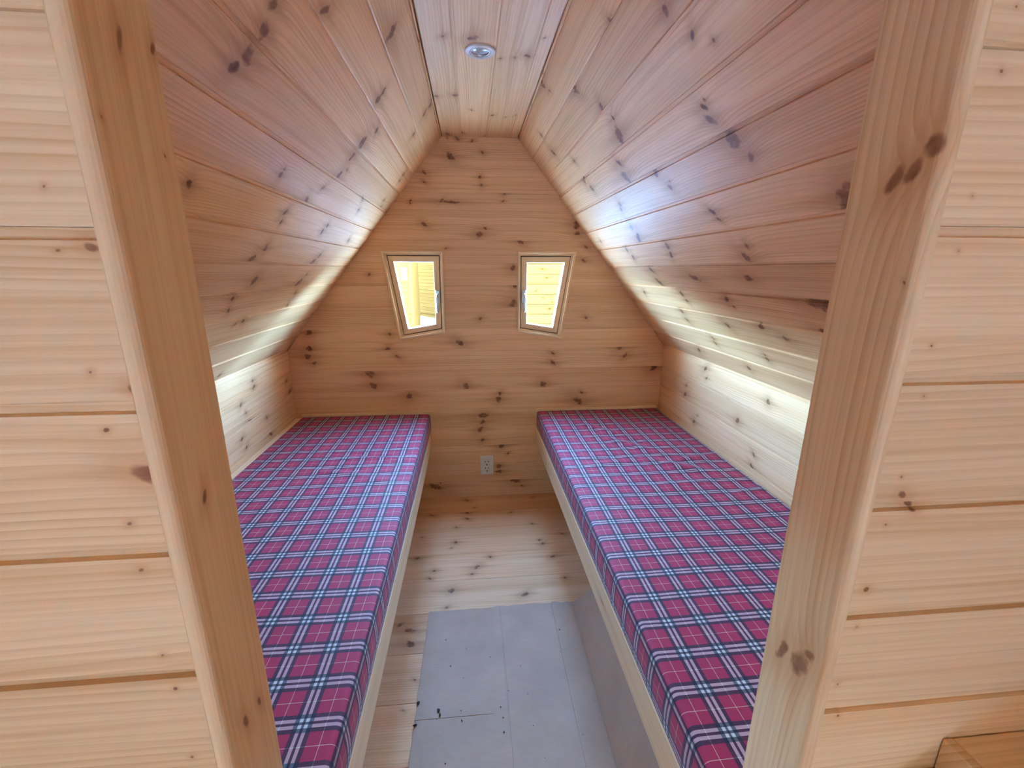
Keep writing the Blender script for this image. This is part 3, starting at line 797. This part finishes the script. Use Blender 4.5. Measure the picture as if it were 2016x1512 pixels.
# ------------------------------------------------------------------ cardboard on the floor
def cardboard():
    rng = random.Random(5)
    yb, yf = -0.913, -1.975
    rows = [yb, yb - 0.004]
    yy = yb - 0.02
    while yy > yf:
        rows.append(yy); yy -= 0.035
    rows += [-1.3515, -1.354, -1.3565, yf]
    rows = sorted(set(round(q, 4) for q in rows), reverse=True)
    left = lambda y: -0.256 - 0.009 * (yb - y)
    fold = lambda y: 0.330 - 0.030 * (yb - y)
    cA = lambda y: 0.030 - 0.004 * (yb - y)
    cB = lambda y: 0.243 - 0.020 * (yb - y)
    th = 0.0042
    sheet, flap = [], []
    cols = []
    for y in rows:
        xs = []
        a, b, c, d = left(y), cA(y), cB(y), fold(y)
        for k in range(9):
            xs.append((a + (b - 0.003 - a) * k / 8, 0.0))
        xs.append((b, -0.0014)); xs.append((b + 0.003, 0.0))
        for k in range(1, 8):
            xs.append((b + 0.003 + (c - b - 0.006) * k / 7, 0.0))
        xs.append((c, -0.0016)); xs.append((c + 0.003, 0.0))
        for k in range(1, 5):
            xs.append((c + 0.003 + (d - c - 0.003) * k / 4, 0.0))
        row = []
        for q, (x, dz) in enumerate(xs):
            yj = y
            if y == rows[0]:
                yj = y + rng.uniform(-0.004, 0.004) + 0.006 * math.sin(x * 9)
            z = th + dz
            if abs(y + 1.354) < 0.001 and x < -0.02:
                z -= 0.0013
            if q == 0 and y < -1.2:
                z += 0.004 * max(0, math.sin((y + 1.2) * 17)) ** 2
                x += rng.uniform(-0.002, 0.002)
            row.append((x, yj, z))
        cols.append(row)
    n = len(cols[0])

    def thick(grid, name, parent, off):
        m, nn = len(grid), len(grid[0])
        v = [p for r_ in grid for p in r_] + [tuple(Vector(p) - Vector(off)) for r_ in grid for p in r_]
        f = []
        N_ = m * nn
        for j in range(m - 1):
            for i in range(nn - 1):
                a = j * nn + i
                f.append((a, a + 1, a + nn + 1, a + nn)); f.append((N_ + a, N_ + a + nn, N_ + a + nn + 1, N_ + a + 1))
        bd = [i for i in range(nn)] + [j * nn + nn - 1 for j in range(1, m)] + [(m - 1) * nn + i for i in range(nn - 2, -1, -1)] + [j * nn for j in range(m - 2, 0, -1)]
        for a, b in zip(bd, bd[1:] + bd[:1]):
            f.append((a, b, N_ + b, N_ + a))
        o = mesh_obj(name, v, f, CARD, parent)
        fix_normals(o.data)
        return o
    t = thick(cols, 'cardboard_sheet', None, (0, 0, 0.0036))
    tag(t, 'grey cardboard sheet with a torn edge lying on the floor between the bunks', 'cardboard')
    ang = math.radians(60)
    grid = []
    for row in cols:
        x, y, z = row[-1]
        g = []
        for k in range(9):
            l = 0.30 * k / 8
            lean = 0.45 * l * max(0.0, 1 - (rows[0] - y) / 0.25)      # its end is cut at a slant
            g.append((x + 0.0006 + l * math.cos(ang), y - lean, z + l * math.sin(ang)))
        grid.append(g)
    thick(grid, 'flap', t, (-0.0032, 0, 0.0026))
    return t


cardboard()
# crumbs of bark and wood lying on the sheet
bm = bmesh.new()
rng = random.Random(11)
spots = CRUMBS + [(rng.uniform(-0.2, 0.25), rng.uniform(-1.7, -1.05), rng.uniform(0.0010, 0.0022)) for _ in range(26)]
for x, y, r in spots:
    b2 = bmesh.new()
    bmesh.ops.create_icosphere(b2, subdivisions=1, radius=r)
    a = rng.uniform(0, 6.28); st = rng.uniform(1.0, 2.0)
    for v in b2.verts:
        p = v.co.copy() * rng.uniform(0.8, 1.2)
        v.co = (x + (p.x * st) * math.cos(a) - p.y * math.sin(a), y + (p.x * st) * math.sin(a) + p.y * math.cos(a), 0.0046 + r * 0.55 + p.z * 0.55)
    tmp = bpy.data.meshes.new('tmp'); b2.to_mesh(tmp); b2.free(); bm.from_mesh(tmp); bpy.data.meshes.remove(tmp)
o = bm_obj('wood_crumbs', bm, CRUMB)
tag(o, 'dark crumbs of bark and wood scattered over the grey cardboard', 'crumbs', kind='stuff')

# ------------------------------------------------------------------ socket on the back wall
sk = empty('power_socket', (0.0115, 0, 0.146), 'double mains socket with a pale plate, low on the back wall between the bunks', 'socket')
cx, cz = 0.0115, 0.207
box('plate', -0.039, 0.039, -0.009, 0.0, -0.0605, 0.0605, WHITE_PLASTIC, sk, Matrix.Translation((cx, -0.0003, cz)), 0.003)
box('insert', -0.031, 0.031, -0.0115, -0.008, -0.050, 0.050, WHITE_PLASTIC, sk, Matrix.Translation((cx, -0.0003, cz)), 0.0015)
for k, dz in enumerate((0.0185, -0.0225)):
    bm = bmesh.new()
    prof = [(0.0215, -0.0115), (0.0210, -0.0135), (0.0195, -0.0135), (0.0188, -0.0118), (0.0, -0.0118)]
    rings = []
    for r_, y in prof[:-1]:
        rings.append([bm.verts.new((r_ * math.cos(2 * math.pi * q / 28), y, r_ * math.sin(2 * math.pi * q / 28))) for q in range(28)])
    for a, b in zip(rings[:-1], rings[1:]):
        for q in range(28):
            bm.faces.new((a[q], a[(q + 1) % 28], b[(q + 1) % 28], b[q]))
    bm.faces.new(rings[-1])
    so = bm_obj('outlet', bm, WHITE_PLASTIC, sk, Matrix.Translation((cx + 0.0005 * k, -0.0003, cz + dz)))
    for px, pz, rx, rz in ((-0.0098, 0.0065, 0.0032, 0.0032), (0.0098, 0.0065, 0.0032, 0.0032), (0.0003, -0.0125, 0.0026, 0.0062)):
        v, f = prism([(rx * math.cos(2 * math.pi * q / 12), rz * math.sin(2 * math.pi * q / 12)) for q in range(12)], -0.0126, -0.0116)
        h = mesh_obj('pin_hole', [(x + px, y, z + pz) for x, z, y in v], f, BLACK, so, Matrix.Translation((cx + 0.0005 * k, -0.0003, cz + dz)))
        fix_normals(h.data)

# ------------------------------------------------------------------ recessed lamp in the ceiling
dl = empty('downlight', (-0.0195, -0.882, ZC), 'round white recessed lamp, switched off, in the middle of the ceiling', 'lamp')


def lathe(name, prof, mat, parent, M, n=48):
    bm = bmesh.new()
    rings = [[bm.verts.new((r * math.cos(2 * math.pi * q / n), r * math.sin(2 * math.pi * q / n), z)) for q in range(n)] if r > 1e-6 else [bm.verts.new((0, 0, z))] for r, z in prof]
    for a, b in zip(rings[:-1], rings[1:]):
        for q in range(n):
            if len(a) == 1:
                bm.faces.new((a[0], b[q], b[(q + 1) % n]))
            elif len(b) == 1:
                bm.faces.new((a[q], a[(q + 1) % n], b[0]))
            else:
                bm.faces.new((a[q], a[(q + 1) % n], b[(q + 1) % n], b[q]))
    return bm_obj(name, bm, mat, parent, M, smooth=True)


MD = Matrix.Translation((-0.0195, -0.882, ZC))
lathe('bezel', [(0.046, 0.0005), (0.046, -0.003), (0.0445, -0.0050), (0.033, -0.0062), (0.0312, -0.0055), (0.0305, -0.0015), (0.0300, 0.0)], WHITE_METAL, dl, MD)
lathe('inner_ring', [(0.0300, -0.0010), (0.0290, -0.0052), (0.0262, -0.0056), (0.0255, -0.0010)], STEEL, dl, MD)
lathe('lens', [(0.0256, -0.0008), (0.022, -0.0030), (0.012, -0.0050), (0.0, -0.0056)], LENS, dl, MD)

# ------------------------------------------------------------------ bench of the entrance room, in the lower right corner
be = empty('corner_bench', (0.75, -2.45, 0), 'pine corner bench with a raised seat edge against the right part of the partition', 'bench')
yb0, yb1 = -2.95, YP_F - 0.0008
box('seat_base', 0.435, 1.043, yb0, yb1, 0.0002, 0.752, PINE_TRIM, be, None, 0.003)
box('seat_edge', 0.4875, 0.5000, yb0, yb1, 0.7522, 0.797, PINE_TRIM, be, None, 0.0015)
box('seat_board', 0.5008, 0.74, yb0, yb1, 0.7522, 0.7965, PINE_TRIM, be, None, 0.0015)
box('seat_board', 0.7408, 0.98, yb0, yb1, 0.7522, 0.7965, PINE_TRIM, be, None, 0.0015)

# ------------------------------------------------------------------ outside, seen through the panes
GZ = -0.27
gr = box('ground', -40, 40, -40, 60, GZ - 0.2, GZ, GROUND)
gr['kind'] = 'structure'


def cabin_wall(name, label, p0, p1, z1, pitch, single, thick=2.0, gap=0.004):
    """a timber cabin whose planked wall runs from p0 to p1 (x, y); boards one by one when the photo tells them apart"""
    d = Vector((p1[0] - p0[0], p1[1] - p0[1], 0)); L = d.length; d.normalize()
    root = empty(name, (p0[0], p0[1], GZ), label, 'cabin', 'timber cabins outside')
    M = frame_of((p0[0], p0[1], GZ), d, (0, 0, 1))
    H = z1 - GZ
    box('body', 0.0, L, 0.0, H, -thick, -0.0205, ORANGE, root, M)
    vs, fs = [], []
    k = 0
    z = 0.12
    while z < H - 0.01:
        w = min(pitch, H - z)
        prof = [(z, -0.02), (z, -0.004), (z + 0.004, 0.0), (z + w - 0.004 - gap, 0.0), (z + w - gap, -0.004), (z + w - gap, -0.02)]
        v, f = extrude_profile(prof, 0.0, L)
        if single:
            o = mesh_obj('plank', [(a, b - z, c) for a, b, c in v], f, ORANGE, root, M @ Matrix.Translation((0, z, 0)))
            fix_normals(o.data)
            rr = random.Random(k)
            set_knots(o, [(rr.uniform(0.2, L), rr.uniform(0.03, 0.1), rr.uniform(0.008, 0.014), 1.2) for _ in range(7)])
        else:
            b0 = len(vs); vs += v; fs += [tuple(b0 + i for i in q) for q in f]
        z += pitch; k += 1
    if not single:
        o = mesh_obj('planking', vs, fs, ORANGE, root, M)
        fix_normals(o.data)
        o['kind'] = 'stuff'
    return root, M, L, H


cabin_wall('timber_cabin', 'orange timber cabin with wide boards filling the right window view', (0.15, 3.4), (3.2, 3.46), 2.3, 0.130, True)
root, M, L, H = cabin_wall('timber_cabin', 'orange timber cabin with a pale panel behind the left edge of the left window', (-5.2, 9.0), (-1.585, 9.0), 2.6, 0.13, False)
box('corner_post', L - 0.012, L + 0.072, 0, H, -0.10, 0.045, ORANGE, root, M, 0.006)
box('pale_panel', 3.42, 3.565, 1.353, 1.647, 0.001, 0.03, WHITE_METAL, root, M, 0.004)
cabin_wall('timber_cabin', 'more distant orange timber cabin behind gravel, in the left window', (-2.6, 14.5), (0.3, 10.3), 2.8, 0.115, False)

# added unseen ring around the scene, cutting off the bright low sky
vs, fs = [], []
NR = 72
rr = random.Random(3)
for k in range(NR):
    a = 2 * math.pi * k / NR
    h = 4.6 + 1.0 * math.sin(3 * a) + rr.uniform(-0.5, 0.5)
    for rad, z in ((34.0, GZ - 0.1), (36.0, GZ + h * 0.7), (38.5, GZ + h), (44.0, GZ - 0.1)):
        vs.append((rad * math.cos(a), rad * math.sin(a), z))
for k in range(NR):
    for q in range(4):
        a, c = k * 4 + q, ((k + 1) % NR) * 4 + q
        a2, c2 = k * 4 + (q + 1) % 4, ((k + 1) % NR) * 4 + (q + 1) % 4
        fs.append((a, c, c2, a2))
o = mesh_obj('horizon_blocker', vs, fs, HORIZON_DARK)  # out of view, added only to hold back horizon light
fix_normals(o.data)
o['kind'] = 'structure'
